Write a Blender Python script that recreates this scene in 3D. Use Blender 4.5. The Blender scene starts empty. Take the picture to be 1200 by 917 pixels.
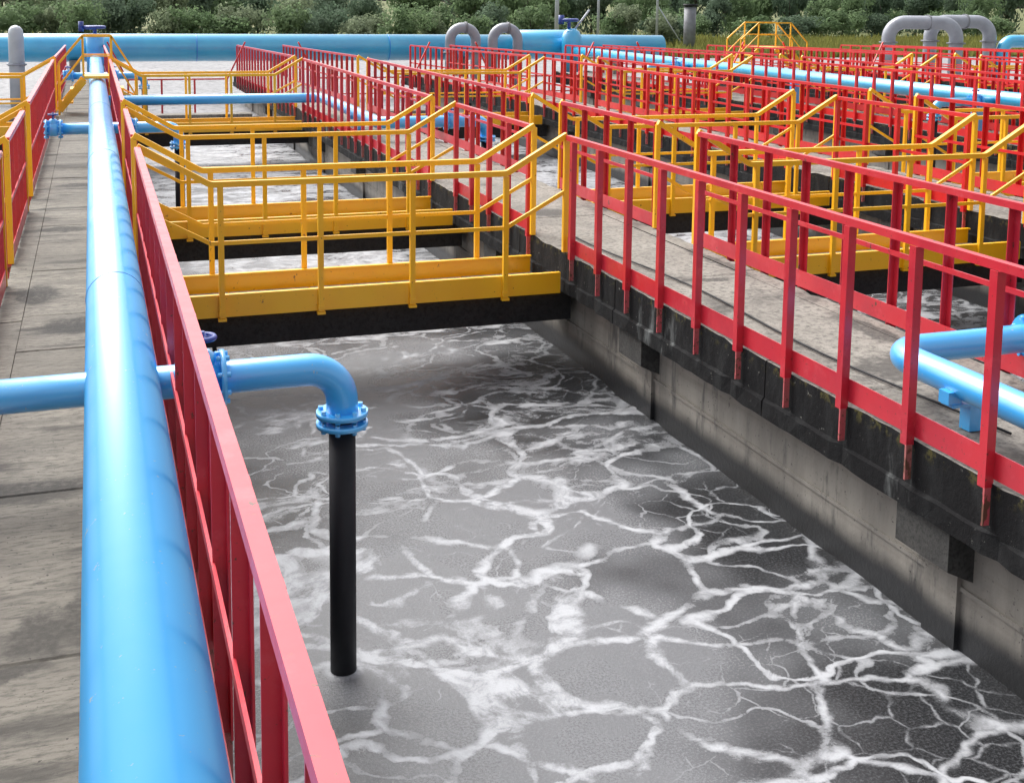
import bpy, math, random
from mathutils import Vector, Matrix
from math import radians, sin, cos, pi, sqrt
rng = random.Random(7)
scene = bpy.context.scene
COL = scene.collection

# ------------------------------------------------------------------ camera
F_PX, PX, PY, W_PX, H_PX = 1405.0, 598.0, 176.0, 1200.0, 917.0
def _dir(x, y): return Vector((x - PX, y - PY, F_PX))
_Y = _dir(106, -4).normalized()                      # vanishing point of the walkways
_X = _dir(4700, 51); _X = (_X - _Y * _X.dot(_Y)).normalized()
_Z = _X.cross(_Y)
if _Z.y > 0: _Z = -_Z
right = Vector((_X.x, _Y.x, _Z.x)); down = Vector((_X.y, _Y.y, _Z.y)); fwd = Vector((_X.z, _Y.z, _Z.z))
cam_d = bpy.data.cameras.new('camera'); cam = bpy.data.objects.new('camera', cam_d); COL.objects.link(cam)
cam_d.sensor_fit = 'HORIZONTAL'; cam_d.sensor_width = 36; cam_d.lens = F_PX / W_PX * 36
cam_d.shift_x = (W_PX / 2 - PX) / W_PX; cam_d.shift_y = (PY - H_PX / 2) / W_PX
cam_d.clip_start = 0.05; cam_d.clip_end = 4000
M = Matrix.Identity(4)
for i, v in enumerate((right, -down, -fwd)):
    for j in range(3): M[j][i] = v[j]
M[0][3], M[1][3], M[2][3] = 0, 0, 2.25
cam.matrix_world = M
scene.camera = cam

# ------------------------------------------------------------------ world, sun, exposure
SUN_EL, SUN_AZ = radians(52), radians(-25)
world = bpy.data.worlds.new('World'); scene.world = world; world.use_nodes = True
nt = world.node_tree; bg = nt.nodes['Background']
sky = nt.nodes.new('ShaderNodeTexSky'); sky.sky_type = 'NISHITA'; sky.sun_disc = False
sky.sun_elevation = SUN_EL; sky.sun_rotation = SUN_AZ; sky.dust_density = 8.0; sky.air_density = 1.0; sky.ozone_density = 1.0
hs = nt.nodes.new('ShaderNodeHueSaturation'); hs.inputs['Saturation'].default_value = 0.22
nt.links.new(sky.outputs[0], hs.inputs['Color']); nt.links.new(hs.outputs[0], bg.inputs[0])
bg.inputs[1].default_value = 0.15
sun_d = bpy.data.lights.new('sun', 'SUN'); sun_d.energy = 0.5; sun_d.angle = radians(40); sun_d.color = (1.0, 0.96, 0.9)
sun = bpy.data.objects.new('sun', sun_d); COL.objects.link(sun)
sd = Vector((sin(SUN_AZ) * cos(SUN_EL), cos(SUN_AZ) * cos(SUN_EL), sin(SUN_EL)))
sun.rotation_euler = sd.to_track_quat('Z', 'Y').to_euler(); sun.location = (0, 0, 30)
scene.view_settings.view_transform = 'Standard'; scene.view_settings.look = 'None'
scene.view_settings.gamma = 1; scene.view_settings.use_curve_mapping = False
scene.view_settings.exposure = 0.95
scene.render.engine = 'CYCLES'
scene.cycles.max_bounces = 6; scene.cycles.diffuse_bounces = 3; scene.cycles.glossy_bounces = 3

# ------------------------------------------------------------------ materials
def srgb(r, g, b):
    f = lambda c: (c / 255) / 12.92 if c / 255 <= 0.04045 else (((c / 255) + 0.055) / 1.055) ** 2.4
    return (f(r), f(g), f(b), 1)
class NT:
    """small node-tree helper"""
    def __init__(s, name):
        s.m = bpy.data.materials.new(name); s.m.use_nodes = True; s.t = s.m.node_tree
        s.b = s.t.nodes['Principled BSDF']
        s.pos = s.n('ShaderNodeNewGeometry').outputs['Position']
    def n(s, t, **kw):
        x = s.t.nodes.new(t)
        for k, v in kw.items(): setattr(x, k, v)
        return x
    def link(s, a, b):
        if isinstance(a, (int, float)): b.default_value = a
        elif isinstance(a, (tuple, list)): b.default_value = a
        else: s.t.links.new(a, b)
    def noise(s, scale, detail=4, rough=0.55, vec=None, out=0, dist=0):
        x = s.n('ShaderNodeTexNoise'); s.link(vec if vec is not None else s.pos, x.inputs['Vector'])
        x.inputs['Scale'].default_value = scale; x.inputs['Detail'].default_value = detail
        x.inputs['Roughness'].default_value = rough; x.inputs['Distortion'].default_value = dist
        return x.outputs[out]
    def scale(s, v, vec=None):
        x = s.n('ShaderNodeVectorMath', operation='MULTIPLY'); s.link(vec if vec is not None else s.pos, x.inputs[0]); x.inputs[1].default_value = v
        return x.outputs[0]
    def vadd(s, a, b):
        x = s.n('ShaderNodeVectorMath', operation='ADD'); s.link(a, x.inputs[0]); s.link(b, x.inputs[1]); return x.outputs[0]
    def math(s, op, a, b=0.0, clamp=False):
        x = s.n('ShaderNodeMath', operation=op); x.use_clamp = clamp; s.link(a, x.inputs[0]); s.link(b, x.inputs[1]); return x.outputs[0]
    def ramp(s, v, lo, hi, a=0.0, b=1.0):
        x = s.n('ShaderNodeMapRange', interpolation_type='SMOOTHSTEP'); s.link(v, x.inputs[0])
        for i, q in zip((1, 2, 3, 4), (lo, hi, a, b)): s.link(q, x.inputs[i])
        return x.outputs[0]
    def mix(s, f, a, b):
        x = s.n('ShaderNodeMix', data_type='RGBA'); s.link(f, x.inputs[0]); s.link(a, x.inputs[6]); s.link(b, x.inputs[7]); return x.outputs[2]
    def sep(s, i):
        x = s.n('ShaderNodeSeparateXYZ'); s.link(s.pos, x.inputs[0]); return x.outputs[i]
    def bump(s, h, strength=0.3, dist=0.01):
        x = s.n('ShaderNodeBump'); s.link(h, x.inputs['Height']); x.inputs['Strength'].default_value = strength; x.inputs['Distance'].default_value = dist
        s.link(x.outputs[0], s.b.inputs['Normal'])
    def col(s, c): s.link(c, s.b.inputs['Base Color'])
    def rough(s, r): s.link(r, s.b.inputs['Roughness'])
    def rand(s): return s.n('ShaderNodeObjectInfo').outputs['Random']

def paint(name, base, dark, rough=0.32, chips=0.66, chip_col=(0.09, 0.035, 0.02, 1), fade=None, spec=0.5, coat=0.35):
    k = NT(name)
    c = k.mix(k.ramp(k.noise(2.3, 5), 0.35, 0.7), base, dark)
    if fade: c = k.mix(k.ramp(k.noise(5.5, 6, 0.7), 0.52, 0.72), c, fade)
    fine = k.noise(38, 6, 0.7)
    c = k.mix(k.ramp(fine, chips, chips + 0.04), c, chip_col)
    c = k.mix(k.ramp(k.noise(11, 5, 0.72, k.scale((1, 1, 0.6))), chips + 0.015, chips + 0.05), c, chip_col)
    k.col(c); k.rough(k.ramp(k.noise(9, 3), 0.3, 0.7, rough - 0.04, rough + 0.08))
    k.b.inputs['Specular IOR Level'].default_value = spec
    k.b.inputs['Coat Weight'].default_value = coat; k.b.inputs['Coat IOR'].default_value = 1.9; k.b.inputs['Coat Roughness'].default_value = 0.25
    return k.m
MAT = {}
MAT['red'] = paint('red_paint', (0.60, 0.018, 0.036, 1), (0.48, 0.012, 0.034, 1), 0.40, 0.635, fade=(0.62, 0.05, 0.07, 1))
MAT['red_bright'] = paint('bright_red_paint', (0.68, 0.008, 0.012, 1), (0.55, 0.006, 0.010, 1), 0.40, 0.64)
MAT['red_worn'] = paint('worn_red_paint', (0.58, 0.09, 0.11, 1), (0.40, 0.14, 0.13, 1), 0.6, 0.56, (0.16, 0.07, 0.045, 1), coat=0.0)
MAT['yellow'] = paint('yellow_paint', (0.95, 0.515, 0.004, 1), (0.92, 0.46, 0.004, 1), 0.40, 0.645, (0.25, 0.09, 0.01, 1))
MAT['blue'] = paint('sky_blue_paint', (0.045, 0.46, 0.96, 1), (0.04, 0.44, 0.95, 1), 0.38, 0.655, (0.35, 0.5, 0.6, 1), coat=0.9)
MAT['teal'] = paint('pale_blue_paint', (0.03, 0.46, 0.78, 1), (0.02, 0.40, 0.74, 1), 0.32, 0.74, (0.35, 0.5, 0.6, 1), coat=0.9)
MAT['navy'] = paint('navy_paint', (0.008, 0.035, 0.24, 1), (0.006, 0.04, 0.30, 1), 0.4, 0.72)
MAT['grey'] = paint('grey_paint', (0.32, 0.34, 0.39, 1), (0.26, 0.275, 0.32, 1), 0.42, 0.68, (0.14, 0.12, 0.11, 1), coat=0.3)
MAT['white'] = paint('white_paint', (0.50, 0.53, 0.58, 1), (0.42, 0.46, 0.52, 1), 0.42, 0.70, (0.3, 0.26, 0.22, 1), coat=0.3)
MAT['steel'] = paint('dull_steel', (0.22, 0.23, 0.25, 1), (0.15, 0.15, 0.17, 1), 0.5, 0.66, coat=0.0)
MAT['rubber'] = paint('black_rubber', (0.010, 0.011, 0.014, 1), (0.016, 0.017, 0.020, 1), 0.55, 0.72, (0.04, 0.04, 0.04, 1), spec=0.3, coat=0.0)
MAT['seam'] = paint('blue_weld', (0.02, 0.26, 0.72, 1), (0.02, 0.24, 0.7, 1), 0.4, 0.8)

def concrete(name, c1, c2, stain, stain_lo=0.56, grain=1.0, rnd=0.25, stretch=(1, 1, 1), spots=True, blots=()):
    k = NT(name)
    v = k.scale(stretch)
    c = k.mix(k.ramp(k.noise(1.6 * grain, 7, 0.62, v), 0.3, 0.7), c1, c2)
    c = k.mix(k.ramp(k.noise(14 * grain, 7, 0.75, v), 0.44, 0.66), c, tuple(x * 0.48 for x in c2[:3]) + (1,))
    c = k.mix(k.math('MULTIPLY', k.ramp(k.noise(0.9 * grain, 8, 0.66, k.vadd(v, (7, 3, 1))), stain_lo, stain_lo + 0.12), 0.85), c, stain)
    if blots:
        wv = k.vadd(k.pos, k.scale((0.30, 0.30, 0), k.noise(5, 5, 0.65, out=1)))
        for (bx, by, rx, ry) in blots:
            x = k.n('ShaderNodeVectorMath', operation='SUBTRACT'); k.link(wv, x.inputs[0]); x.inputs[1].default_value = (bx + 0.15, by + 0.15, 0)
            ln = k.n('ShaderNodeVectorMath', operation='LENGTH'); k.link(k.scale((1 / rx, 1 / ry, 0), x.outputs[0]), ln.inputs[0])
            c = k.mix(k.math('MULTIPLY', k.ramp(ln.outputs['Value'], 0.55, 1.0, 1.0, 0.0), k.ramp(k.noise(30, 4, 0.7), 0.3, 0.6, 0.55, 0.95)), c, stain)
    if spots:
        c = k.mix(k.ramp(k.noise(55, 2, 0.5), 0.69, 0.72), c, (0.03, 0.028, 0.025, 1))
    if rnd:
        r = k.rand()
        c = k.mix(k.math('MULTIPLY', r, rnd), c, tuple(x * 0.45 for x in c1[:3]) + (1,))
    k.col(c); k.rough(0.82)
    k.bump(k.noise(40, 7, 0.78), 0.8, 0.008)
    return k.m
MAT['deck'] = concrete('deck_concrete', (0.27, 0.25, 0.21, 1), (0.15, 0.138, 0.118, 1), (0.020, 0.019, 0.018, 1), 0.52, 1.3, 0.40, (0.6, 2.4, 1), blots=((-0.22, 4.34, 0.13, 0.26), (-0.07, 4.40, 0.10, 0.26), (-0.18, 8.6, 0.26, 0.30), (-0.32, 5.7, 0.35, 0.16), (-0.36, 4.08, 0.22, 0.07), (-0.45, 9.6, 0.2, 0.4), (-0.3, 12.3, 0.3, 0.18), (-0.2, 15.2, 0.35, 0.2)))
MAT['deck2'] = concrete('walkway_concrete', (0.31, 0.29, 0.255, 1), (0.20, 0.186, 0.163, 1), (0.045, 0.042, 0.038, 1), 0.54, 1.4, 0.2, blots=((4.28, 4.45, 0.22, 0.45), (5.1, 6.9, 0.14, 0.6), (4.75, 8.6, 0.3, 0.08), (5.15, 9.2, 0.1, 0.8), (4.6, 11.9, 0.3, 0.3)))
MAT['apron'] = concrete('apron_concrete', (0.30, 0.30, 0.31, 1), (0.24, 0.24, 0.25, 1), (0.12, 0.12, 0.12, 1), 0.64, 0.3, 0.0, spots=False)
MAT['plate'] = concrete('bridge_deck_concrete', (0.42, 0.41, 0.38, 1), (0.33, 0.32, 0.30, 1), (0.12, 0.11, 0.1, 1), 0.6, 1.5, 0.2)

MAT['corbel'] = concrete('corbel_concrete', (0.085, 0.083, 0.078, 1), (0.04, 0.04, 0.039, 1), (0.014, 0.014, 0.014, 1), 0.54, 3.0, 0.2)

def edge_mat():
    k = NT('blackened_edge_concrete')
    v = k.scale((1, 1, 0.35))
    c = k.mix(k.ramp(k.noise(5, 7, 0.68, v), 0.42, 0.72), (0.008, 0.008, 0.009, 1), (0.024, 0.025, 0.026, 1))
    c = k.mix(k.ramp(k.noise(1.1, 6, 0.65, k.vadd(v, (3, 9, 2))), 0.64, 0.72), c, (0.15, 0.16, 0.16, 1))
    c = k.mix(k.ramp(k.noise(24, 4, 0.7), 0.66, 0.72), c, (0.22, 0.22, 0.20, 1))
    moss = k.math('MULTIPLY', k.ramp(k.noise(13, 5, 0.7), 0.52, 0.62), k.ramp(k.sep(2), -0.10, -0.01))
    c = k.mix(moss, c, (0.085, 0.075, 0.025, 1))
    k.col(c); k.rough(0.9); k.b.inputs['Specular IOR Level'].default_value = 0.2; k.bump(k.noise(30, 6, 0.75), 0.7, 0.012)
    return k.m
MAT['edge'] = edge_mat()
def wall_mat():
    k = NT('basin_wall_concrete')
    v = k.scale((1, 1, 0.2)); h = k.scale((1, 0.15, 5))
    c = k.mix(k.ramp(k.noise(3, 7, 0.65, v), 0.3, 0.72), (0.32, 0.30, 0.265, 1), (0.19, 0.178, 0.16, 1))
    c = k.mix(k.math('MULTIPLY', k.ramp(k.noise(1.6, 5, 0.6, h), 0.45, 0.7), 0.6), c, (0.17, 0.15, 0.125, 1))
    c = k.mix(k.math('MULTIPLY', k.ramp(k.noise(7, 6, 0.7, v), 0.54, 0.68), 0.75), c, (0.07, 0.07, 0.07, 1))
    c = k.mix(k.ramp(k.noise(40, 4, 0.7), 0.62, 0.70), c, (0.05, 0.048, 0.045, 1))
    # tide mark left by the liquid
    z = k.math('ADD', k.sep(2), k.math('MULTIPLY', k.noise(4, 5, 0.6), 0.08))
    c = k.mix(k.math('SUBTRACT', 1.0, k.ramp(z, -0.93, -0.78)), c, (0.020, 0.021, 0.023, 1))
    k.col(c); k.rough(k.ramp(z, -0.95, -0.8, 0.35, 0.85)); k.bump(k.noise(26, 7, 0.7), 0.5, 0.008)
    return k.m
MAT['wall'] = wall_mat()
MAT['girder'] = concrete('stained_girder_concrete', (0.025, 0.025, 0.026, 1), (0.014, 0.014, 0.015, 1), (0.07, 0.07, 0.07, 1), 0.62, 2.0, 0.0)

def water_mat():
    k = NT('foaming_basin_water')
    X, Y = k.sep(0), k.sep(1)
    flat = k.scale((1, 1, 0))
    def warp(scale, amt, off):
        nz = k.noise(scale, 4, 0.55, k.vadd(flat, off), out=1)
        x = k.n('ShaderNodeVectorMath', operation='SUBTRACT'); k.link(nz, x.inputs[0]); x.inputs[1].default_value = (0.5, 0.5, 0.5)
        return k.scale((amt, amt, 0), x.outputs[0])
    def vor(scale, vec, feature='DISTANCE_TO_EDGE', rnd=1.0):
        x = k.n('ShaderNodeTexVoronoi', feature=feature, voronoi_dimensions='2D'); k.link(vec, x.inputs['Vector'])
        x.inputs['Scale'].default_value = scale; x.inputs['Randomness'].default_value = rnd
        return x.outputs['Distance']
    inv = lambda q: k.math('SUBTRACT', 1.0, q)
    mul = lambda p, q: k.math('MULTIPLY', p, q)
    mx = lambda p, q: k.math('MAXIMUM', p, q)
    add = lambda p, q: k.math('ADD', p, q)
    sub = lambda p, q: k.math('SUBTRACT', p, q)
    w0 = k.vadd(flat, warp(1.1, 0.7, (3, 1, 0)))
    big = k.noise(0.5, 2, 0.5, k.vadd(flat, (5, 2.7, 0)))
    fine = k.noise(70, 4, 0.8, flat)
    clot = k.noise(7, 5, 0.68, w0)
    rag = mul(sub(clot, 0.5), 0.10)
    def strands(off, scale, width, level=0.5, stretch=0.8):
        # foam gathered along the level lines of a slowly varying field: curved closed loops
        nz = k.noise(scale, 1.0, 0.4, k.scale((stretch, 1.0, 0), k.vadd(w0, off)))
        d = k.math('ABSOLUTE', sub(add(nz, mul(rag, 0.35)), level))
        return inv(k.ramp(d, mul(width, 0.12), width))
    wb = k.ramp(big, 0.36, 0.68, 0.014, 0.055)
    s1 = strands((0, 0, 0), 1.05, wb)
    s2 = strands((11.3, 4.1, 0), 1.25, mul(wb, 0.8))
    m3 = k.ramp(k.noise(0.9, 2, 0.5, k.vadd(flat, (1, 7, 0))), 0.34, 0.60)
    # lacy cells: rounded patches outlined by thin soft lines
    wc = k.vadd(flat, warp(1.5, 0.55, (9, 4, 0)))
    e1 = add(vor(1.75, k.scale((0.85, 1.0, 0), wc)), mul(rag, 0.28)); e2 = add(vor(3.9, k.vadd(wc, (5, 5, 0))), mul(rag, 0.35))
    c1 = inv(k.ramp(e1, 0.0, k.ramp(big, 0.34, 0.66, 0.07, 0.17)))
    c2 = mul(inv(k.ramp(e2, 0.0, 0.09)), add(mul(m3, 0.50), 0.14))
    net = mx(mx(mul(s1, 0.95), mul(s2, 0.7)), mx(mul(c1, k.ramp(k.noise(2.0, 2, 0.5, flat), 0.32, 0.55, 0.45, 0.95)), c2))
    # streaky scum on the churned reach before the footbridge and beyond
    st = k.noise(2.4, 5, 0.6, k.scale((0.55, 1.5, 0), w0), dist=0.5)
    n3 = mul(k.ramp(st, 0.42, 0.66), k.ramp(Y, 5.6, 8.4, 0.10, 0.85))
    patch = mul(k.ramp(big, 0.60, 0.84), 0.6)
    n3 = mx(n3, mul(k.ramp(Y, 10.6, 12.4, 0.0, 1.0), k.ramp(st, 0.30, 0.62, 0.35, 1.0)))
    for (tx, ty) in ((1.105, 5.62), (1.105, 17.13)):      # froth collar round each drop tube
        q = k.n('ShaderNodeVectorMath', operation='DISTANCE'); k.link(flat, q.inputs[0]); q.inputs[1].default_value = (tx, ty, 0)
        n3 = mx(n3, mul(k.ramp(add(q.outputs['Value'], mul(rag, 1.2)), 0.075, 0.17, 1.0, 0.0), 0.9))
    body = mx(mul(net, k.ramp(Y, 6.5, 9.5, 1.0, 0.75)), mx(n3, patch))
    foam = k.ramp(add(mul(body, k.ramp(clot, 0.28, 0.68, 0.45, 1.0)), mul(sub(fine, 0.5), 0.55)), 0.08, 0.98)
    sky_sheen = k.ramp(add(k.noise(0.55, 3, 0.55, k.vadd(flat, (2, 6, 0))), k.ramp(X, 1.2, 4.4, 0.10, -0.13)), 0.34, 0.58)  # painted reflection: pale mirrored sky, darkening towards the right-hand wall
    speck = k.ramp(fine, 0.44, 0.72)
    sheen_film = add(mul(sky_sheen, 0.30), mul(speck, 0.16))  # painted sheen together with fine bubble specks
    tot = mx(foam, sheen_film)
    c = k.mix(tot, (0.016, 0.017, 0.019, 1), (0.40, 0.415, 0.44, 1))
    k.col(c); k.rough(k.ramp(tot, 0.1, 0.7, 0.16, 0.6)); k.b.inputs['IOR'].default_value = 1.38
    k.bump(add(mul(fine, 0.35), mul(k.noise(4.0, 3, 0.55, flat), 1.0)), 0.40, 0.02)
    return k.m
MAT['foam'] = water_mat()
def ground_mat():
    k = NT('meadow_ground')
    c = k.mix(k.ramp(k.noise(0.06, 5), 0.35, 0.65), (0.085, 0.11, 0.03, 1), (0.15, 0.145, 0.05, 1))
    c = k.mix(k.ramp(k.noise(0.9, 5, 0.7), 0.45, 0.7), c, (0.055, 0.08, 0.022, 1))
    k.col(c); k.rough(0.9); k.bump(k.noise(2.5, 5), 0.6, 0.1); return k.m
MAT['ground'] = ground_mat()
def leaf(name, a, b, c3):
    k = NT(name)
    c = k.mix(k.ramp(k.noise(1.3, 3), 0.35, 0.65), a, b)
    c = k.mix(k.math('MULTIPLY', k.rand(), 0.6), c, c3)
    k.col(c); k.rough(0.7); k.b.inputs['Specular IOR Level'].default_value = 0.12
    tr = k.n('ShaderNodeBsdfTranslucent'); k.link(c, tr.inputs['Color'])
    mixs = k.n('ShaderNodeMixShader'); mixs.inputs[0].default_value = 0.5
    k.link(k.b.outputs[0], mixs.inputs[1]); k.link(tr.outputs[0], mixs.inputs[2])
    k.link(mixs.outputs[0], k.t.nodes['Material Output'].inputs['Surface'])
    return k.m
MAT['leaf1'] = leaf('mid_green_leaf', (0.17, 0.245, 0.12, 1), (0.13, 0.20, 0.10, 1), (0.20, 0.27, 0.15, 1))  # tree and shrub greens have the slight distance haze mixed into their colour
MAT['leaf2'] = leaf('dark_leaf', (0.12, 0.18, 0.115, 1), (0.095, 0.145, 0.095, 1), (0.15, 0.20, 0.14, 1))
MAT['leaf3'] = leaf('pale_leaf', (0.22, 0.27, 0.16, 1), (0.17, 0.22, 0.13, 1), (0.24, 0.28, 0.19, 1))
MAT['grass'] = leaf('dry_grass', (0.21, 0.20, 0.055, 1), (0.12, 0.15, 0.04, 1), (0.2, 0.2, 0.06, 1))
def bark_mat():
    k = NT('bark'); k.col(k.mix(k.noise(6, 5), (0.06, 0.05, 0.04, 1), (0.12, 0.105, 0.09, 1))); k.rough(0.9); return k.m
MAT['bark'] = bark_mat()

# ------------------------------------------------------------------ mesh helpers
class MB:
    def __init__(s): s.v = []; s.f = []; s.sm = []
    def add(s, vs, fs, smooth=False):
        o = len(s.v); s.v += [tuple(q) for q in vs]
        for f in fs: s.f.append(tuple(o + i for i in f)); s.sm.append(smooth)
        return s
    def box(s, x0, x1, y0, y1, z0, z1):
        vs = [(x, y, z) for z in (z0, z1) for y in (y0, y1) for x in (x0, x1)]
        return s.add(vs, [(0, 2, 3, 1), (4, 5, 7, 6), (0, 1, 5, 4), (2, 6, 7, 3), (0, 4, 6, 2), (1, 3, 7, 5)])
    def cbox(s, x0, x1, y0, y1, z0, z1, c=0.01):
        """box with chamfered edges all round"""
        xs, ys, zs = (x0, x1), (y0, y1), (z0, z1)
        import bmesh
        bm = bmesh.new(); bmesh.ops.create_cube(bm, size=1)
        for v in bm.verts:
            v.co = Vector((xs[v.co.x > 0], ys[v.co.y > 0], zs[v.co.z > 0]))
        bmesh.ops.bevel(bm, geom=list(bm.edges), offset=c, segments=1, affect='EDGES')
        bm.verts.index_update()
        s.add([v.co[:] for v in bm.verts], [[v.index for v in f.verts] for f in bm.faces]); bm.free()
        return s
    def ring_sweep(s, path, radius, n=20, caps=True, smooth=True, square=None):
        """tube along a path; radius may be a list. square=(w,h): rectangular bar instead"""
        P = [Vector(p) for p in path]; m = len(P)
        rad = radius if isinstance(radius, (list, tuple)) else [radius] * m
        T = []
        for i in range(m):
            a = P[i] - P[i - 1] if i else P[1] - P[0]; b = P[i + 1] - P[i] if i < m - 1 else P[i] - P[i - 1]
            T.append((a.normalized() + b.normalized()).normalized())
        up = Vector((0, 0, 1)) if abs(T[0].z) < 0.9 else Vector((1, 0, 0))
        u = (up - T[0] * up.dot(T[0])).normalized()
        o = len(s.v); cnt = n if not square else 4
        for i in range(m):
            if i:
                q = T[i - 1].rotation_difference(T[i]); u = q @ u
                u = (u - T[i] * u.dot(T[i])).normalized()
            w = T[i].cross(u)
            # mitre
            k = 1.0
            if 0 < i < m - 1:
                d = (P[i] - P[i - 1]).normalized().dot(T[i]); k = 1 / max(d, 0.5)
            if square:
                a, b = square[0] / 2, square[1] / 2
                for (p, r) in ((-a, -b), (a, -b), (a, b), (-a, b)): s.v.append(tuple(P[i] + w * p + u * r * k))
            else:
                for j in range(n):
                    t = 2 * pi * j / n; s.v.append(tuple(P[i] + (u * cos(t) + w * sin(t)) * rad[i]))
        for i in range(m - 1):
            for j in range(cnt):
                a = o + i * cnt + j; b = o + i * cnt + (j + 1) % cnt
                s.f.append((a, b, b + cnt, a + cnt)); s.sm.append(smooth and not square)
        if caps:
            s.f.append(tuple(o + j for j in range(cnt))[::-1]); s.sm.append(False)
            s.f.append(tuple(o + (m - 1) * cnt + j for j in range(cnt))); s.sm.append(False)
        return s
    def bar(s, path, w, h): return s.ring_sweep(path, 0, square=(w, h))
    def cyl(s, a, b, r, n=20): return s.ring_sweep([a, b], r, n)
    def torus(s, c, axis, R, r, n=20, m=8):
        q = Vector((0, 0, 1)).rotation_difference(Vector(axis)); c = Vector(c); o = len(s.v)
        for i in range(n):
            t = 2 * pi * i / n
            for j in range(m):
                p = 2 * pi * j / m
                s.v.append(tuple(c + q @ Vector(((R + r * cos(p)) * cos(t), (R + r * cos(p)) * sin(t), r * sin(p)))))
        for i in range(n):
            for j in range(m):
                a = o + i * m + j; b = o + i * m + (j + 1) % m; d = o + ((i + 1) % n) * m + j; e = o + ((i + 1) % n) * m + (j + 1) % m
                s.f.append((a, d, e, b)); s.sm.append(True)
        return s
    def mesh(s, name):
        me = bpy.data.meshes.new(name); me.from_pydata(s.v, [], s.f); me.update()
        me.polygons.foreach_set('use_smooth', s.sm)
        return me
    def build(s, name, mat, parent=None, loc=(0, 0, 0)):
        return obj(name, s.mesh(name), mat, parent, loc)
def obj(name, me, mat=None, parent=None, loc=(0, 0, 0)):
    if mat and not me.materials: me.materials.append(MAT[mat])
    o = bpy.data.objects.new(name, me); COL.objects.link(o); o.location = loc
    if parent: o.parent = parent
    return o
def empty(name, loc, label, cat, group=None):
    o = bpy.data.objects.new(name, None); COL.objects.link(o); o.location = loc; o.empty_display_size = 0.2
    return tag(o, label, cat, group)
def tag(o, label=None, cat=None, group=None, kind=None):
    if label: o['label'] = label
    if cat: o['category'] = cat
    if group: o['group'] = group
    if kind: o['kind'] = kind
    return o
def fillet(pts, R, n=10):
    P = [Vector(p) for p in pts]; out = [P[0]]
    for i in range(1, len(P) - 1):
        a = (P[i - 1] - P[i]).normalized(); b = (P[i + 1] - P[i]).normalized()
        ang = a.angle(b); d = R / math.tan(ang / 2)
        s0 = P[i] + a * d; c = P[i] + (a + b).normalized() * (R / sin(ang / 2))
        r0 = s0 - c; r1 = (P[i] + b * d) - c; tot = r0.angle(r1); ax = r0.cross(r1).normalized()
        for j in range(n + 1): out.append(c + Matrix.Rotation(tot * j / n, 3, ax) @ r0)
    out.append(P[-1]); return out
ORD = ['first', 'second', 'third', 'fourth', 'fifth', 'sixth', 'seventh', 'eighth', 'ninth', 'tenth', 'eleventh', 'twelfth', 'thirteenth', 'fourteenth', 'fifteenth', 'sixteenth', 'seventeenth', 'eighteenth', 'nineteenth', 'twentieth', 'twenty-first', 'twenty-second', 'twenty-third', 'twenty-fourth', 'twenty-fifth', 'twenty-sixth', 'twenty-seventh', 'twenty-eighth', 'twenty-ninth', 'thirtieth', 'thirty-first', 'thirty-second', 'thirty-third', 'thirty-fourth', 'thirty-fifth', 'thirty-sixth', 'thirty-seventh', 'thirty-eighth', 'thirty-ninth', 'fortieth']

# ------------------------------------------------------------------ setting: ground, apron, lake
GZ, WZ = -0.9, -1.09
WALK = [(-0.70, 0.315), (4.0, 5.32), (9.2, 10.45), (14.3, 15.6), (19.4, 20.7), (24.6, 25.9)]   # rail lines of each walkway
Y0, YEND, YBAS = -3.0, 36.0, 32.0
BR = [(9.95, 10.75), (13.42, 14.40), (24.2, 25.1)]                                           # footbridges
XA, XB = -6.0, 31.0
def sheet(name, rects, z, mat, kind='structure'):
    m = MB()
    for (x0, x1, y0, y1) in rects: m.add([(x0, y0, z), (x1, y0, z), (x1, y1, z), (x0, y1, z)], [(0, 1, 2, 3)])
    return tag(m.build(name, mat), kind=kind)
sheet('ground', [(-2500, XA, -1500, 3000), (XB, 2500, -1500, 3000), (XA, XB, -1500, Y0 - 0.5), (XA, XB, YBAS + 0.4, 3000)], GZ, 'ground')
sheet('paved_yard', [(-40, 70, YBAS + 0.4, 62)], GZ + 0.02, 'apron')

# ------------------------------------------------------------------ basins: water, walls, walkways
def water(x0, x1, nx, ny, ya, yb, amp):
    m = MB(); vs = []; r2 = random.Random(3)
    waves = [(r2.uniform(-1, 1) * 5, r2.uniform(1, 3) * 2.4, r2.uniform(0, 6), r2.uniform(.3, 1)) for _ in range(9)]
    for j in range(ny + 1):
        y = ya + (yb - ya) * j / ny
        for i in range(nx + 1):
            x = x0 + (x1 - x0) * i / nx
            boost = 1 + 2.2 * math.exp(-((y - 8.6) / 1.1) ** 2) + 1.2 * max(0, min(1, (y - 11) / 4))
            vs.append((x, y, WZ + amp * boost * sum(a * sin(kx * x + ky * y + p) for kx, ky, p, a in waves)))
    fs = [(j * (nx + 1) + i, j * (nx + 1) + i + 1, (j + 1) * (nx + 1) + i + 1, (j + 1) * (nx + 1) + i) for j in range(ny) for i in range(nx)]
    m.add(vs, fs, True)
    return m
tanks = [(XA, WALK[0][0])] + [(WALK[i][1], WALK[i + 1][0]) for i in range(len(WALK) - 1)] + [(WALK[-1][1], XB)]
for i, (a, b) in enumerate(tanks):
    n = (120, 420) if i == 1 else (40, 200)
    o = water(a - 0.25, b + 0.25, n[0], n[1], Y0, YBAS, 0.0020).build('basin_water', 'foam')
    tag(o, kind='structure')

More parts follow.
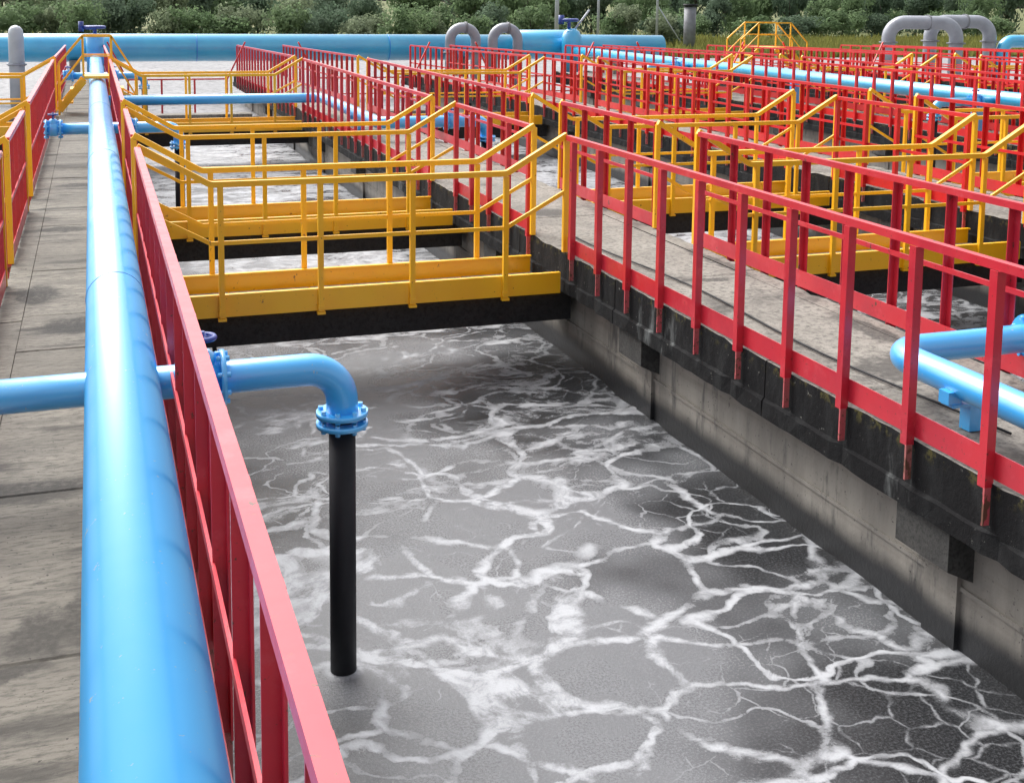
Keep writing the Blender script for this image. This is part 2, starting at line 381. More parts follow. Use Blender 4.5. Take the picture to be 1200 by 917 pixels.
NAMES = ['leftmost', 'second', 'third', 'fourth', 'fifth', 'sixth']
def wname(i): return 'leftmost walkway' if i == 0 else ORD[i] + ' walkway from the left'
def tname(i): return 'leftmost basin' if i == 0 else ORD[i] + ' basin from the left'
deck_mesh = MB().cbox(-0.5, 0.5, -0.5, 0.5, -0.12, 0, 0.008)
SEC = 0.585 * 4
for i, (xl, xr) in enumerate(WALK):
    # wall under the walkway
    wall = empty('basin_wall', ((xl + xr) / 2, 16, -3), 'grey concrete basin wall under the ' + wname(i), 'wall', 'basin walls')
    wx0, wx1 = xl + 0.19, xr - 0.19
    def wl(mb, name, mat): mb.build(name, mat, wall, (-(xl + xr) / 2, -16, 3)); 
    wl(MB().box(wx0, wx1, Y0, YEND - 0.4, -3, -0.372), 'wall_body', 'wall')
    wl(MB().box(wx0 - 0.012, wx1 + 0.012, Y0, YBAS, -0.76, -0.735), 'string_course', 'wall')
    y = 1.1
    while y < YEND - 1:
        for s, xe in ((-1, xl), (1, xr)):
            wf = wx0 if s < 0 else wx1
            a, b = sorted((xe - s * 0.02, wf + 0.0 * s))
            # corbel with sloping underside
            x_o, x_i = xe - s * 0.025, wf
            vs = [(x_o, y, -0.374), (x_o, y + 0.42, -0.374), (x_o, y, -0.60), (x_o, y + 0.42, -0.60), (x_i, y, -0.374), (x_i, y + 0.42, -0.374), (x_i, y, -0.68), (x_i, y + 0.42, -0.68)]
            fs = [(0, 1, 3, 2), (4, 6, 7, 5), (0, 2, 6, 4), (1, 5, 7, 3), (0, 4, 5, 1), (2, 3, 7, 6)]
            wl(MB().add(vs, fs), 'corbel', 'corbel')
            p0, p1 = sorted((wf + s * 0.03, wf))
            wl(MB().box(p0, p1, y + 0.08, y + 0.34, -3, -0.682), 'pilaster', 'wall')
        y += 3.62
    # walkway deck of slabs between two edge beams
    wk = bpy.data.objects.new('walkway', None); COL.objects.link(wk); wk.location = ((xl + xr) / 2, 16, 0)
    tag(wk, 'concrete slab deck of the ' + wname(i), None, None, 'structure')
    base = (xl + xr) / 2
    me = None
    y = Y0
    r3 = random.Random(20 + i)
    dm = deck_mesh.mesh('slab'); dm.materials.append(MAT['deck' if i == 0 else 'deck2'])
    while y < YEND - 0.1:
        L = (r3.choice((0.9, 1.18, 1.2, 1.5)) if i == 0 else 2.93)
        L = min(L, YEND - y)
        o = obj('slab', dm, None, wk, (0, y + L / 2 - 16, r3.uniform(-0.008, 0.0)))
        o.scale = (xr - xl - 0.362, L - 0.008, 1)
        y += L
    # bedding that closes the joints
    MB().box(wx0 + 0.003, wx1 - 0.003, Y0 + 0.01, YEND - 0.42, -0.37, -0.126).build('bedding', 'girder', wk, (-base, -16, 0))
    for s, xe in ((-1, xl), (1, xr)):
        m = MB()
        xo, xi = xe - s * 0.008, xe - s * 0.18
        # profile in x,z : face, recessed top, lip at the bottom
        prof = [(xo, 0.0), (xo + s * 0.0, -0.245), (xo + s * 0.022, -0.262), (xo + s * 0.022, -0.368), (xi, -0.368), (xi, 0.0)]
        n = len(prof); ems = []
        for var in range(3):
            m = MB(); rj = random.Random(40 + var); ns = 22; vs = []
            for q in range(ns + 1):
                yy = -SEC / 2 + 0.006 + (SEC - 0.012) * q / ns
                ch = 0.03 if rj.random() < 0.12 else 0.0                # knocked-off arris here and there
                for e, (x, z) in enumerate(prof):
                    jx, jz = (rj.uniform(-.003, .003), rj.uniform(-.005, .003)) if e < 4 else (0, 0)
                    if e in (2, 3): jx -= s * rj.uniform(0, 0.008) + s * ch * 0.6; 
                    if e == 0: jz -= ch * 0.5
                    vs.append((x + jx, yy, z + jz))
            fs = []
            for q in range(ns):
                fs += [(q * n + k_, q * n + (k_ + 1) % n, (q + 1) * n + (k_ + 1) % n, (q + 1) * n + k_) for k_ in range(n)]
            fs += [tuple(range(n))[::-1], tuple(range(ns * n, ns * n + n))]
            m.add(vs, fs); em = m.mesh('edge_beam'); em.materials.append(MAT['edge']); em.materials.append(MAT['deck' if i == 0 else 'deck2'])
            for q in range(ns): em.polygons[q * n + n - 1].material_index = 1
            ems.append(em)
        y = 4.43 - 0.29 - SEC * 3
        while y + SEC / 2 < YEND:
            obj('edge_beam', r3.choice(ems), None, wk, (-base, y + SEC / 2 - 16, r3.uniform(-0.006, -0.002))); y += SEC
# end walls of the basins
for i, (a, b) in enumerate(tanks):
    e = empty('end_wall', ((a + b) / 2, YBAS + 0.2, -3), 'dark concrete end wall closing the ' + tname(i), 'wall', 'basin end walls')
    MB().box(a - 0.1 - (a + b) / 2, b + 0.1 - (a + b) / 2, -0.2, 0.2, 0, 2.1).build('wall_body', 'wall', e)
    MB().cbox(a + 0.06 - (a + b) / 2, b - 0.06 - (a + b) / 2, -0.26, 0.26, 2.101, 2.24, 0.015).build('coping', 'deck2', e)

# ------------------------------------------------------------------ red railings
def lpost(h, w=0.050, t=0.007, z0=0.0, s=1):
    # rolled angle: one leg across the view, one leg back
    m = MB(); m.box(-w / 2, w / 2, -t / 2, t / 2, z0, h); m.box(-w / 2, -w / 2 + t, t / 2, t / 2 + w * 0.9, z0, h); return m
PM = {}
def post_mesh(key, make, mat):
    if key not in PM:
        PM[key] = make().mesh('post'); PM[key].materials.append(MAT[mat])
    return PM[key]
def railing(x, ya, yb, side, label, red='red', mid=True, ys=None):
    """side -1: rail on the left edge of its walkway (outer face looks to -X); +1: right edge"""
    r = empty('railing', (x, ya, 0), label, 'railing', 'red walkway railings')
    L = yb - ya
    MB().bar([(0, 0, 1.048), (0, L, 1.048)], 0.046, 0.044).build('top_rail', red, r)
    if mid: MB().bar([(-side * 0.012, 0.0, 0.52), (-side * 0.012, L, 0.52)], 0.012, 0.036).build('mid_rail', red, r)
    MB().box(min(0, -side * 0.006) - side * 0.012, max(0, -side * 0.006) - side * 0.012, 0.0, L, 0.012, 0.145).build('kick_plate', red, r)
    if ys is None:
        n = max(2, round(L / 0.585) + 1); ys = [ya + 0.03 + (L - 0.06) * k / (n - 1) for k in range(n)]
    if ya > BR[2][1]: r.rotation_euler.x = -0.016
    pm = post_mesh('p' + red, lambda: lpost(1.026, z0=-0.03), red)
    sm = post_mesh('s', lambda: MB().box(-0.026, 0.012, -0.006, 0.006, -0.215, -0.028), 'red_worn')
    for y in ys:
        o = obj('post', pm, None, r, (side * 0.012, y - ya, 0))
        o.rotation_euler = (rng.uniform(-.006, .006), 0, 0)
        if side > 0: o.rotation_euler.z = pi
        f = obj('post_foot', sm, None, o, (0, 0.0, 0))
    return r
SEGN = ['before the first footbridge', 'between first and second footbridges', 'between second and third footbridges', 'beyond the third footbridge']
g = 0.06
for i, (xl, xr) in enumerate(WALK):
    segs = [(-1.0 if i < 2 else 2.0, BR[0][0] - g), (BR[0][1] + g, BR[1][0] - g), (BR[1][1] + g, BR[2][0] - g), (BR[2][1] + g, YEND - 0.3)]
    for k, (a, b) in enumerate(segs):
        for s, x in ((-1, xl), (1, xr)):
            ys = None
            if i == 1 and s < 0 and k == 0:
                ys = [4.43 + 0.587 * q for q in range(-9, 10) if a + 0.02 < 4.43 + 0.587 * q < b]
            railing(x, a, b, s, 'red railing, %s edge of %s, %s' % ('left' if s < 0 else 'right', wname(i).replace('from the left', 'from left'), SEGN[k]), 'red' if i < 2 else 'red_bright', not (i == 1 and s < 0), ys)

# low red railings at the far end of each basin, climbing to the walkway
for i, (a, b) in enumerate(tanks[1:-1], 1):
    r = empty('low_railing', (a, YBAS + 1.3, GZ + 0.02), 'low red guard railing on the yard behind the ' + tname(i), 'railing', 'yard railings')
    w = b - a; z = 0.95
    pts = [(0.06, 0, z + 1.0), (0.55, 0, z), (w - 0.55, 0, z), (w - 0.06, 0, z + 1.0)]
    red = 'red' if i < 2 else 'red_bright'
    MB().bar(pts, 0.045, 0.04).build('top_rail', red, r)
    MB().bar([(0.55, 0, 0.5), (w - 0.55, 0, 0.5)], 0.02, 0.035).build('mid_rail', red, r)
    pm = post_mesh('low' + red, lambda: lpost(0.94), red)
    for q in range(4): obj('post', pm, None, r, (0.56 + (w - 1.12) * q / 3, 0, 0))

# ------------------------------------------------------------------ yellow footbridges
def footbridge(ti, bi):
    xl, xr = tanks[ti]; ya, yb = BR[bi]
    if ti == 0: xl = xr - 3.66
    if ti == len(tanks) - 1: xr = xl + 3.66
    w = xr - xl
    which = ('nearest', 'middle', 'farthest')[bi]
    b = empty('footbridge', (xl, ya, -0.45), 'yellow steel footbridge with handrails, %s of three across the %s' % (which, tname(ti)), 'footbridge', 'yellow footbridges')
    D = yb - ya; Z = 0.45
    def add(mb, name, mat): return mb.build(name, mat, b, (0, 0, Z))
    # channel beams
    for s, y in ((-1, 0.0), (1, D)):
        m = MB(); t = 0.012
        e0, e1 = 0.045, w - 0.03
        m.box(e0, e1, y - t / 2, y + t / 2, -0.38, -0.19)
        m.box(e0, e1, min(y - s * t / 2, y - s * 0.04), max(y - s * t / 2, y - s * 0.04), -0.38, -0.368)
        m.box(e0, e1, min(y - s * t / 2, y - s * 0.04), max(y - s * t / 2, y - s * 0.04), -0.202, -0.19)
        add(m, 'channel_beam', 'yellow')
    n = 5
    for q in range(n):
        x0 = 0.05 + (w - 0.09) * q / n
        add(MB().cbox(x0 + 0.004, x0 + (w - 0.09) / n - 0.004, 0.07, D - 0.07, -0.365, -0.345, 0.006), 'deck_panel', 'plate')
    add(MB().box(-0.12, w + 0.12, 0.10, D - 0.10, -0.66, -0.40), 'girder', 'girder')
    add(MB().box(0.06, w - 0.06, 0.12, D - 0.12, -0.398, -0.367), 'joist', 'girder')
    xs = [0.64, 0.64 + (w - 1.21) * 0.332, 0.64 + (w - 1.21) * 0.655, w - 0.57]
    pm = post_mesh('y', lambda: MB().box(-0.023, 0.023, -0.022, 0.016, -0.38, 0.715).box(-0.034, 0.034, -0.030, 0.016, -0.406, -0.384).box(-0.028, 0.028, -0.027, 0.0, -0.36, -0.33), 'yellow')
    for s, y in ((-1, -0.022), (1, D + 0.022)):
        top = [(0.0, y, 1.07), (0.56, y, 0.74), (w - 0.57, y, 0.74), (w + 0.0, y, 1.07)]
        add(MB().bar(fillet(top, 0.12, 4), 0.050, 0.048), 'top_rail', 'yellow')
        mid = [(0.0, y, 0.56), (0.56, y, 0.25), (w - 0.57, y, 0.25), (w + 0.0, y, 0.56)]
        add(MB().bar(mid, 0.020, 0.034), 'mid_rail', 'yellow')
        for x in xs:
            o = obj('post', pm, None, b, (x, y, Z))
            if s > 0: o.rotation_euler.z = pi
        for x in (0.0, w):
            add(MB().box(x - 0.024, x + 0.024, y - 0.021, y + 0.021, 0.002, 1.048), 'end_post', 'yellow')
    return b
for ti in range(len(tanks) - 1):
    for bi in range(3): footbridge(ti, bi)

# ------------------------------------------------------------------ pipework parts
def flange(m, c, axis, r, t=0.024, bolts=8):
    c = Vector(c); a = Vector(axis).normalized()
    m.cyl(c - a * t / 2, c + a * t / 2, r, 28)
    q = Vector((0, 0, 1)).rotation_difference(a)
    for k in range(bolts):
        p = c + q @ Vector((cos(2 * pi * (k + .5) / bolts) * r * 0.84, sin(2 * pi * (k + .5) / bolts) * r * 0.84, 0))
        m.cyl(p - a * (t / 2 + 0.018), p + a * (t / 2 + 0.018), 0.013, 6)
def valve(par, c, axis, r, stem=0.20, mats=('blue', 'navy')):
    """gate valve on a pipe along axis with its handwheel on top"""
    c = Vector(c); a = Vector(axis).normalized()
    m = MB(); m.ring_sweep([c - a * 0.078, c - a * 0.03, c + a * 0.03, c + a * 0.078], [r * 1.05, r * 1.25, r * 1.25, r * 1.05], 20)
    m.ring_sweep([c, c + Vector((0, 0, r * 1.5)), c + Vector((0, 0, r * 1.8))], [r * 0.95, r * 0.8, r * 0.45], 16)
    v = m.build('valve', mats[0], par)
    for q in (-1, 1):
        m = MB(); flange(m, c + a * 0.09 * q, a, r * 1.7); m.build('flange', mats[0], v)
    top = c + Vector((0, 0, stem))
    m = MB(); m.cyl(c + Vector((0, 0, r)), top + Vector((0, 0, 0.03)), 0.014, 8); m.torus(top, (0, 0, 1), r * 0.75, 0.013, 20, 6)
    for k in range(3):
        t = pi * k / 3; d = Vector((cos(t), sin(t), 0)) * r * 0.75; m.cyl(top - d, top + d, 0.008, 6)
    m.build('handwheel', mats[1], v)
    return v
def drop_pipe(x_main, y, z, reach, sgn, r, label, back=None, valve_x=0.36, mat='blue', sup=None):
    """branch from a main at x_main, out over the basin by reach, elbow down to a black tube"""
    p = empty('drop_pipe', (x_main, y, z), label, 'pipe', 'aeration drop pipes')
    R = 0.17
    xe = sgn * reach
    MB().ring_sweep(fillet([(0 if back is None else back, 0, 0), (xe, 0, 0), (xe, 0, -0.25)], R, 12), r, 24).build('branch', mat, p)
    m = MB(); flange(m, (xe, 0, -0.232), (0, 0, 1), r * 1.62); flange(m, (xe, 0, -0.285), (0, 0, 1), r * 1.62)
    m.build('flange', mat, p)
    MB().cyl((xe, 0, -0.27), (xe, 0, WZ - z - 0.6), r * 0.84, 24).build('drop_tube', 'rubber', p)
    valve(p, (sgn * valve_x, 0, 0), (1, 0, 0), r)
    if back is not None and abs(back) > 0.5:
        valve(p, (back * 0.92, 0, 0), (1, 0, 0), r, 0.2)
    return p

# main pipe on the leftmost walkway
mx, mz = 0.085, 0.50
mp = empty('main_pipe', (mx, 2, 0), 'long sky blue main pipe running along the leftmost walkway', 'pipe')
MB().ring_sweep([(0, -5, mz), (0, 33.6, mz), ], 0.162, 48).build('barrel', 'blue', mp)
for y in (-0.4, 5.2, 11.2, 17.2, 23.4, 29.2):
    MB().cyl((0, y, mz), (0, y + 0.014, mz), 0.1645, 48).build('weld_seam', 'seam', mp)
for y in (0.6, 6.6, 12.6, 18.6, 24.6, 30.6):
    m = MB(); m.box(-0.11, 0.11, y - 0.05, y + 0.05, 0.002, 0.36); m.box(-0.16, 0.16, y - 0.09, y + 0.09, 0.0005, 0.014); m.build('saddle', 'blue', mp)
# thicker upright fitting at the far end joining the header
m = MB(); m.ring_sweep([(0, 33.6, 0.05), (0, 33.6, 1.12), (0, 33.6, 1.22)], [0.24, 0.24, 0.16], 28); flange(m, (0, 33.3, mz), (0, 1, 0), 0.24); m.build('upright_fitting', 'blue', mp)
MB().cyl((0, 33.6, 0.73), (0, 35.7, 0.73), 0.2, 24).build('link_pipe', 'blue', mp)
m = MB(); m.cyl((0, 33.6, 1.22), (0, 33.6, 1.38), 0.05, 10); m.torus((0, 33.6, 1.40), (0, 0, 1), 0.26, 0.045, 20, 8); m.box(-0.3, 0.3, 33.57, 33.63, 1.38, 1.42); m.cyl((-0.36, 33.6, 1.28), (-0.36, 33.6, 1.56), 0.07, 10); m.cyl((-0.36, 33.6, 1.36), (0, 33.6, 1.36), 0.03, 8)
m.build('valve_gear', 'navy', mp)

for k, y in enumerate((5.62, 17.13, 28.6)):
    drop_pipe(mx, y, 0.475, 1.02, 1, 0.078, 'sky blue branch pipe with black drop tube, %s along the leftmost walkway' % ('nearest' if k == 0 else ORD[k]), back=(-0.95 if k == 0 else -0.66))

# feed pipe over the basin beside the third footbridge, then along the second walkway
def feed_pipe(pts, label, loc, sup, vpos, drop, R=0.2, r=0.085):
    p = empty('feed_pipe', loc, label, 'pipe', 'blue feed pipes')
    L = Vector(loc)
    MB().ring_sweep(fillet([tuple(Vector(q) - L) for q in pts], R, 12), r, 24).build('barrel', 'blue', p)
    for (x, y, z) in sup:
        m = MB(); m.box(-0.09, 0.09, -0.05, 0.05, z - 0.115, z - 0.098); m.box(0.03, 0.115, -0.04, 0.04, 0.002, z - 0.115); m.box(-0.115, -0.03, -0.04, 0.04, z - 0.098, z - 0.03)
        m.build('support_bracket', 'blue', p, tuple(Vector((x, y, 0)) - L))
    if vpos: valve(p, tuple(Vector(vpos) - L), (1, 0, 0), r)
    if drop:
        x, y, z = drop
        q = Vector((x, y, z)) - L
        m = MB(); flange(m, (q.x, q.y, q.z - 0.27), (0, 0, 1), r * 1.6); flange(m, (q.x, q.y, q.z - 0.32), (0, 0, 1), r * 1.6); m.build('flange', 'blue', p)
        MB().cyl((q.x, q.y, q.z - 0.3), (q.x, q.y, WZ - L.z - 0.6), r * 0.84, 20).build('drop_tube', 'rubber', p)
    return p
feed_pipe([(4.33, -2.5, 0.26), (4.33, 5.66, 0.26), (6.1, 5.66, 0.26), (6.1, 5.66, -0.02)], 'sky blue pipe bending across the second walkway in the right foreground', (4.33, 5.66, 0), [(4.33, 5.05, 0.26), (4.33, 2.2, 0.26)], (5.42, 5.66, 0.26), (6.1, 5.66, 0.26))
feed_pipe([(mx, 23.8, 0.30), (4.30, 23.8, 0.30), (4.30, 18.7, 0.30), (6.1, 18.7, 0.30), (6.1, 18.7, 0.0)], 'sky blue pipe spanning the second basin in front of its farthest footbridge', (4.30, 18.7, 0), [(4.30, 20.5, 0.30)], (5.5, 18.7, 0.30), (6.1, 18.7, 0.30), r=0.098)

# pipe on the fourth walkway, with its drops to the left
wp = empty('main_pipe', (15.1, 2, 0), 'pale blue main pipe running along the fourth walkway behind red railings', 'pipe')
MB().ring_sweep([(0, 0, 0.65), (0, 35.2, 0.65)], 0.14, 28).build('barrel', 'teal', wp)
for y in (3, 9, 15, 21, 27):
    MB().cyl((0, y, 0.65), (0, y + 0.016, 0.65), 0.143, 28).build('weld_seam', 'seam', wp)
    m = MB(); m.box(-0.1, 0.1, y + 0.6, y + 0.7, 0.002, 0.53); m.build('saddle', 'blue', wp)
m = MB(); m.ring_sweep([(0, 35.2, -0.05), (0, 35.2, 1.1), (0, 35.2, 1.28), (0, 35.2, 1.38)], [0.33, 0.33, 0.26, 0.12], 28); m.build('upright_fitting', 'teal', wp)
m = MB(); m.cyl((-0.1, 35.2, 1.38), (-0.1, 35.2, 1.62), 0.06, 10); m.torus((-0.1, 35.2, 1.66), (0, 0, 1), 0.28, 0.05, 18, 8); m.cyl((-0.38, 35.2, 1.52), (-0.38, 35.2, 1.82), 0.1, 10); m.box(-0.4, 0.2, 35.16, 35.24, 1.60, 1.68); m.build('valve_gear', 'navy', wp)
m = MB(); m.cyl((0.1, 35.2, 1.34), (0.62, 35.2, 2.0), 0.035, 8); m.build('lever', 'white', wp)
for k, y in enumerate((5.62, 17.13, 28.6)):
    drop_pipe(15.1, y, 0.60, 1.35, -1, 0.078, 'pale blue branch pipe with black drop tube, %s along the fourth walkway' % ('nearest' if k == 0 else ORD[k]), valve_x=0.5, mat='teal')

# header across the far end
hd = empty('header_pipe', (4, 38, GZ + 0.02), 'thick sky blue header pipe lying across the yard behind the basins', 'pipe')
hz = 0.73 - GZ - 0.02
MB().ring_sweep([(-20, 0, hz), (9.4, 0, hz)], 0.42, 40).build('barrel', 'teal', hd)
MB().ring_sweep([(9.4, 0, hz), (9.6, 0, hz + 0.09), (11.3, 0, hz + 0.09), (11.5, 0, hz + 0.05), (14.8, 0, hz + 0.03)], [0.42, 0.50, 0.50, 0.38, 0.38], 40).build('reducer', 'teal', hd)
for x in (-16, -10, -4.5, 1.5, 7.5, 13.0):
    m = MB(); m.box(x - 0.15, x + 0.15, -0.35, 0.35, 0, hz - 0.36); m.build('plinth', 'wall', hd)
for x in (-13, -7, -1, 5):
    MB().cyl((x, 0, hz), (x + 0.03, 0, hz), 0.426, 40).build('weld_seam', 'seam', hd)

def arch(x, y, wd, top, r, label, name='arch_pipe', dy=0.0, ring=True):
    p = empty(name, (x, y, GZ + 0.02), label, 'pipe', 'grey arched pipes')
    t = top - GZ - 0.02 - r
    MB().ring_sweep(fillet([(0, 0, 0), (0, 0, t), (wd, dy, t), (wd, dy, 0)], min(0.5, wd / 2 - 0.02) if wd < 1.3 else 0.62, 12), r, 24).build('bend', 'grey', p)
    for (qx, qy) in ((0, 0), (wd, dy)):
        m = MB(); flange(m, (qx, qy, t - 0.8), (0, 0, 1), r * 1.35, 0.05); m.build('flange', 'steel', p)
    if ring:
        MB().cyl((wd * 0.55, dy * 0.55, t), (wd * 0.55 + 0.08, dy * 0.55, t), r * 1.16, 20).build('clamp_ring', 'steel', p)
    return p
arch(10.86, 37.1, 0.86, 1.56, 0.165, 'small grey arched pipe, left of the pair before the blue header')
arch(12.3, 37.1, 0.86, 1.56, 0.165, 'small grey arched pipe, right of the pair before the blue header')
arch(30.1, 40.5, 2.3, 1.88, 0.27, 'large grey arched pipe, left of the pair at the far right', dy=-1.2)
arch(32.5, 41.0, 2.3, 1.92, 0.27, 'large grey arched pipe, right of the pair at the far right', dy=-0.8)

# capped vent
vt = empty('vent_pipe', (-2.02, 36.6, GZ + 0.02), 'white capped vent pipe standing at the far left before the header', 'pipe')
MB().ring_sweep([(0, 0, 0), (0, 0, 2.05), (0, 0, 2.19), (0, 0, 2.27), (0, 0, 2.3)], [0.21, 0.21, 0.18, 0.11, 0.02], 24).build('shaft', 'white', vt)
m = MB(); flange(m, (0, 0, 1.2), (0, 0, 1), 0.27, 0.05); m.build('flange', 'grey', vt)

# blue stub at the far right
sb = empty('stub_pipe', (35.3, 40.0, GZ + 0.02), 'blue pipe stub with bend beside the far right grey arches', 'pipe')
MB().ring_sweep(fillet([(0, 0, 0), (0, 0, 1.75), (6, 0, 1.75)], 0.5, 10), 0.26, 24).build('bend', 'teal', sb)

# ------------------------------------------------------------------ stiles over the pipes
def stile(x, y, wd, d, ztop, zl, zr, run, label, rail=0.76, rise_r=None):
    s = empty('stile', (x, y, 0), label, 'steps', 'yellow stiles')
    MB().box(-wd / 2, wd / 2, 0, d, ztop - 0.05, ztop).build('platform', 'yellow', s)
    for sg, zb in ((-1, zl), (1, zr)):
        xe = sg * wd / 2; xb = sg * (wd / 2 + run)
        for yy in (0.02, d - 0.02):
            MB().bar([(xe, yy, ztop - 0.09), (xb, yy, zb + 0.09)], 0.03, 0.13).build('stringer', 'yellow', s)
            MB().bar(fillet([(0, yy, ztop + rail), (xe, yy, ztop + rail), (xb, yy, zb + rail + 0.2)], 0.05, 3), 0.036, 0.036).build('handrail', 'yellow', s)
            MB().bar([(0, yy, ztop + rail * .5), (xe, yy, ztop + rail * .5), (xb, yy, zb + rail * .5 + 0.15)], 0.02, 0.026).build('mid_rail', 'yellow', s)
            for xp, z0, z1 in ((xe, ztop, ztop + rail), (xb, zb, zb + rail + 0.2)):
                MB().box(xp - 0.018, xp + 0.018, yy - 0.018, yy + 0.018, z0 + 0.001, z1 - 0.01).build('post', 'yellow', s)
        nst = max(2, round((ztop - zb) / 0.22))
        for q in range(1, nst):
            t = q / nst; cx = xe + (xb - xe) * t; cz = ztop + (zb - ztop) * t
            MB().box(cx - 0.10, cx + 0.10, 0.04, d - 0.04, cz - 0.03, cz).build('tread', 'yellow', s)
    return s
stile(0.09, 24.25, 0.52, 0.8, 0.74, 0.0, -0.22, 0.45, 'yellow steel stile stepping over the leftmost main pipe')
stile(20.28, 33.0, 1.15, 0.9, 0.92, 0.2, 0.1, 0.62, 'yellow steel stile with raised platform at the far right')

# ------------------------------------------------------------------ small items
cb = MB().ring_sweep([(4.45 + 0.05 * sin(y * 1.7) - 0.02 * y + 0.14, y, 0.012) for y in [4.9 + 0.25 * q for q in range(24)]], 0.008, 8).build('cable', 'rubber')
tag(cb, 'thin black cable lying on the second walkway deck', 'cable')
hs_ = MB().ring_sweep(fillet([(0.36, 11.3, -0.3), (0.6, 11.3, -0.35), (0.95, 11.2, -0.42), (1.02, 11.1, -1.3)], 0.12, 6), 0.022, 10).build('hose', 'rubber')
tag(hs_, 'black hose hanging into the basin behind the nearest footbridge', 'hose')
# chimney and lamp posts
ch = empty('chimney', (37.7, 72, GZ), 'grey steel chimney standing before the trees', 'chimney')
MB().ring_sweep([(0, 0, 0), (0, 0, 2.95), ], 0.40, 24).build('shaft', 'steel', ch)
MB().ring_sweep([(0, 0, 2.95), (0, 0, 3.12)], 0.47, 24).build('rim', 'rubber', ch)
def pole(x, y, h, r, label, brace=False, mat='white'):
    p = empty('utility_pole', (x, y, GZ), label, 'pole', 'thin poles')
    MB().ring_sweep([(0, 0, 0), (0, 0, h)], [r, r * 0.6], 10).build('shaft', mat, p)
    MB().cyl((-0.5, 0, h - 0.4), (0.5, 0, h - 0.4), 0.035, 8).build('cross_arm', mat, p)
    if brace: MB().cyl((0, 0, 3.0), (2.2, 0, 0), 0.04, 8).build('brace', mat, p)
pole(27.4, 70, 7, 0.16, 'whitish thin pole behind the right small grey arch')
pole(30.2, 70, 7, 0.10, 'thin pole behind the white valve lever')
pole(37.0, 75.5, 8, 0.10, 'thin pale pole with slanting brace left of the chimney', True)

# ------------------------------------------------------------------ vegetation
def crown_mesh(seed, n, lobes, leafs):
    r = random.Random(seed); m = MB(); L = []
    for _ in range(lobes):
        a = r.uniform(0, 2 * pi); d = r.uniform(0, 0.62); L.append((Vector((cos(a) * d, sin(a) * d, r.uniform(0.32, 0.86))), r.uniform(0.16, 0.34)))
    L.append((Vector((0, 0, 0.5)), 0.42)); L.append((Vector((0, 0, 0.22)), 0.40))
    for _ in range(n):
        c, R = r.choice(L)
        d = Vector((r.gauss(0, 1), r.gauss(0, 1), r.gauss(0, 1))).normalized() * R * r.uniform(0.55, 1.08)
        p = c + Vector((d.x, d.y, d.z * 0.85))
        if p.z < 0.02: p.z = r.uniform(0.02, 0.2)
        nrm = (d.normalized() + Vector((r.uniform(-1, 1), r.uniform(-1, 1), r.uniform(-.3, 1)))).normalized()
        u = nrm.orthogonal().normalized(); u = Matrix.Rotation(r.uniform(0, 6.3), 3, nrm) @ u; w = nrm.cross(u)
        s = leafs * r.uniform(0.6, 1.5); t = s * r.uniform(0.45, 0.8)
        m.add([p - u * s, p - w * t + nrm * t * .2, p + u * s, p + w * t - nrm * t * .2], [(0, 1, 2, 3)])
    return m.mesh('crown')
def trunk_mesh(seed):
    r = random.Random(seed); m = MB()
    m.ring_sweep([(0, 0, 0), (0.01, 0.01, 0.25), (0.0, 0.02, 0.7)], [0.035, 0.026, 0.01], 7)
    for _ in range(4):
        a = r.uniform(0, 6.3); z = r.uniform(0.15, 0.45); m.ring_sweep([(0, 0, z), (cos(a) * .15, sin(a) * .15, z + .15), (cos(a) * .32, sin(a) * .32, z + .22)], [0.016, 0.011, 0.004], 5)
    return m.mesh('trunk')
CR = []
for s in range(7):
    CR.append(crown_mesh(s, 2300, 9 + s, 0.040))
TR = [trunk_mesh(s) for s in range(3)]; [t.materials.append(MAT['bark']) for t in TR]
CM = {}
def crown(ci, mat):
    if (ci, mat) not in CM:
        me = CR[ci].copy(); me.materials.clear(); me.materials.append(MAT[mat]); CM[(ci, mat)] = me
    return CM[(ci, mat)]
LOOK = {'leaf1': 'mid green bushy', 'leaf2': 'dark green', 'leaf3': 'pale grey green'}
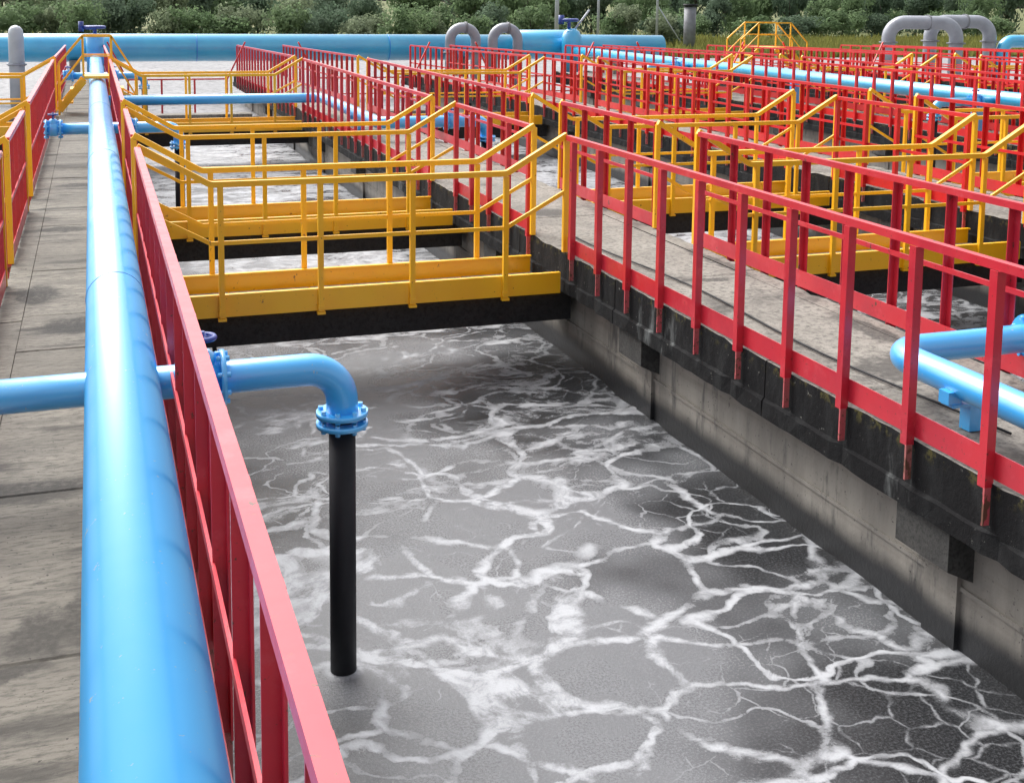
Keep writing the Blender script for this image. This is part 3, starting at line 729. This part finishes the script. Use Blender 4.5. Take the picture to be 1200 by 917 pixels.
def row(nm, rowlabel, y, x0, x1, step, hfun, mats, wfac, seed):
    r = random.Random(seed); x = x0; k = 0
    while x < x1 and k < 40:
        xx = x + r.uniform(-.25, .25) * step; yy = y + r.uniform(-3, 3); h = hfun(xx / yy, r); mt = r.choice(mats(xx / yy))
        t = empty(nm, (xx, yy, GZ), '%s %s in the %s, %s from the left' % (LOOK[mt], nm.replace('_', ' '), rowlabel, ORD[k]), 'bush' if nm == 'bush' else 'tree', rowlabel)
        w = step * wfac * r.uniform(0.8, 1.25)
        c = obj('crown', crown(r.randrange(7), mt), None, t); c.scale = (w, w, h); c.rotation_euler.z = r.uniform(0, 6.3)
        tr = obj('trunk', TR[r.randrange(3)], None, t); tr.scale = (h * .8, h * .8, h)
        x += step; k += 1
def gap(u):   # low stretches where the sky shows over the belt (u = x / y)
    return 0.09 < u < 0.235 or -0.04 < u < 0.005
row('bush', 'front row of the shrub belt', 82, -10, 43, 1.8, lambda u, r: (2.6 if gap(u) else 3.0) * r.uniform(0.7, 1.15), lambda u: ['leaf1', 'leaf1', 'leaf3', 'leaf2'], 1.3, 1)
row('bush', 'shrub row right of the chimney', 98, 52, 88, 3.0, lambda u, r: 2.6 * r.uniform(0.75, 1.15), lambda u: ['leaf1', 'leaf2'], 0.85, 9)
row('tree', 'middle row of the tree belt', 104, -14, 92, 2.8, lambda u, r: (3.6 if gap(u) else 5.4) * r.uniform(0.75, 1.1), lambda u: ['leaf1', 'leaf3', 'leaf2'] if u < 0.3 else ['leaf2', 'leaf2', 'leaf1'], 1.05, 2)
row('tree', 'back row of the tree belt', 124, -16, 110, 4.0, lambda u, r: (4.2 if gap(u) else 8.0) * r.uniform(0.75, 1.1), lambda u: ['leaf2', 'leaf1', 'leaf3'] if u < 0.3 else ['leaf2', 'leaf2', 'leaf2', 'leaf1'], 0.9, 3)
# rough grass on the meadow
r = random.Random(5); m = MB()
for _ in range(26000):
    y = 62 + 34 * r.random() ** 1.3; x = r.uniform(-14, 86); h = r.uniform(0.25, 0.75); a = r.uniform(0, 6.3); d = Vector((cos(a), sin(a), 0)) * r.uniform(0.05, 0.14)
    p = Vector((x, y, GZ)); lean = Vector((r.uniform(-.2, .2), r.uniform(-.2, .2), h))
    m.add([p - d, p + d, p + lean], [(0, 1, 2)])
tag(m.build('grass', 'grass'), 'rough yellow green grass on the meadow before the trees', 'grass', None, 'stuff')
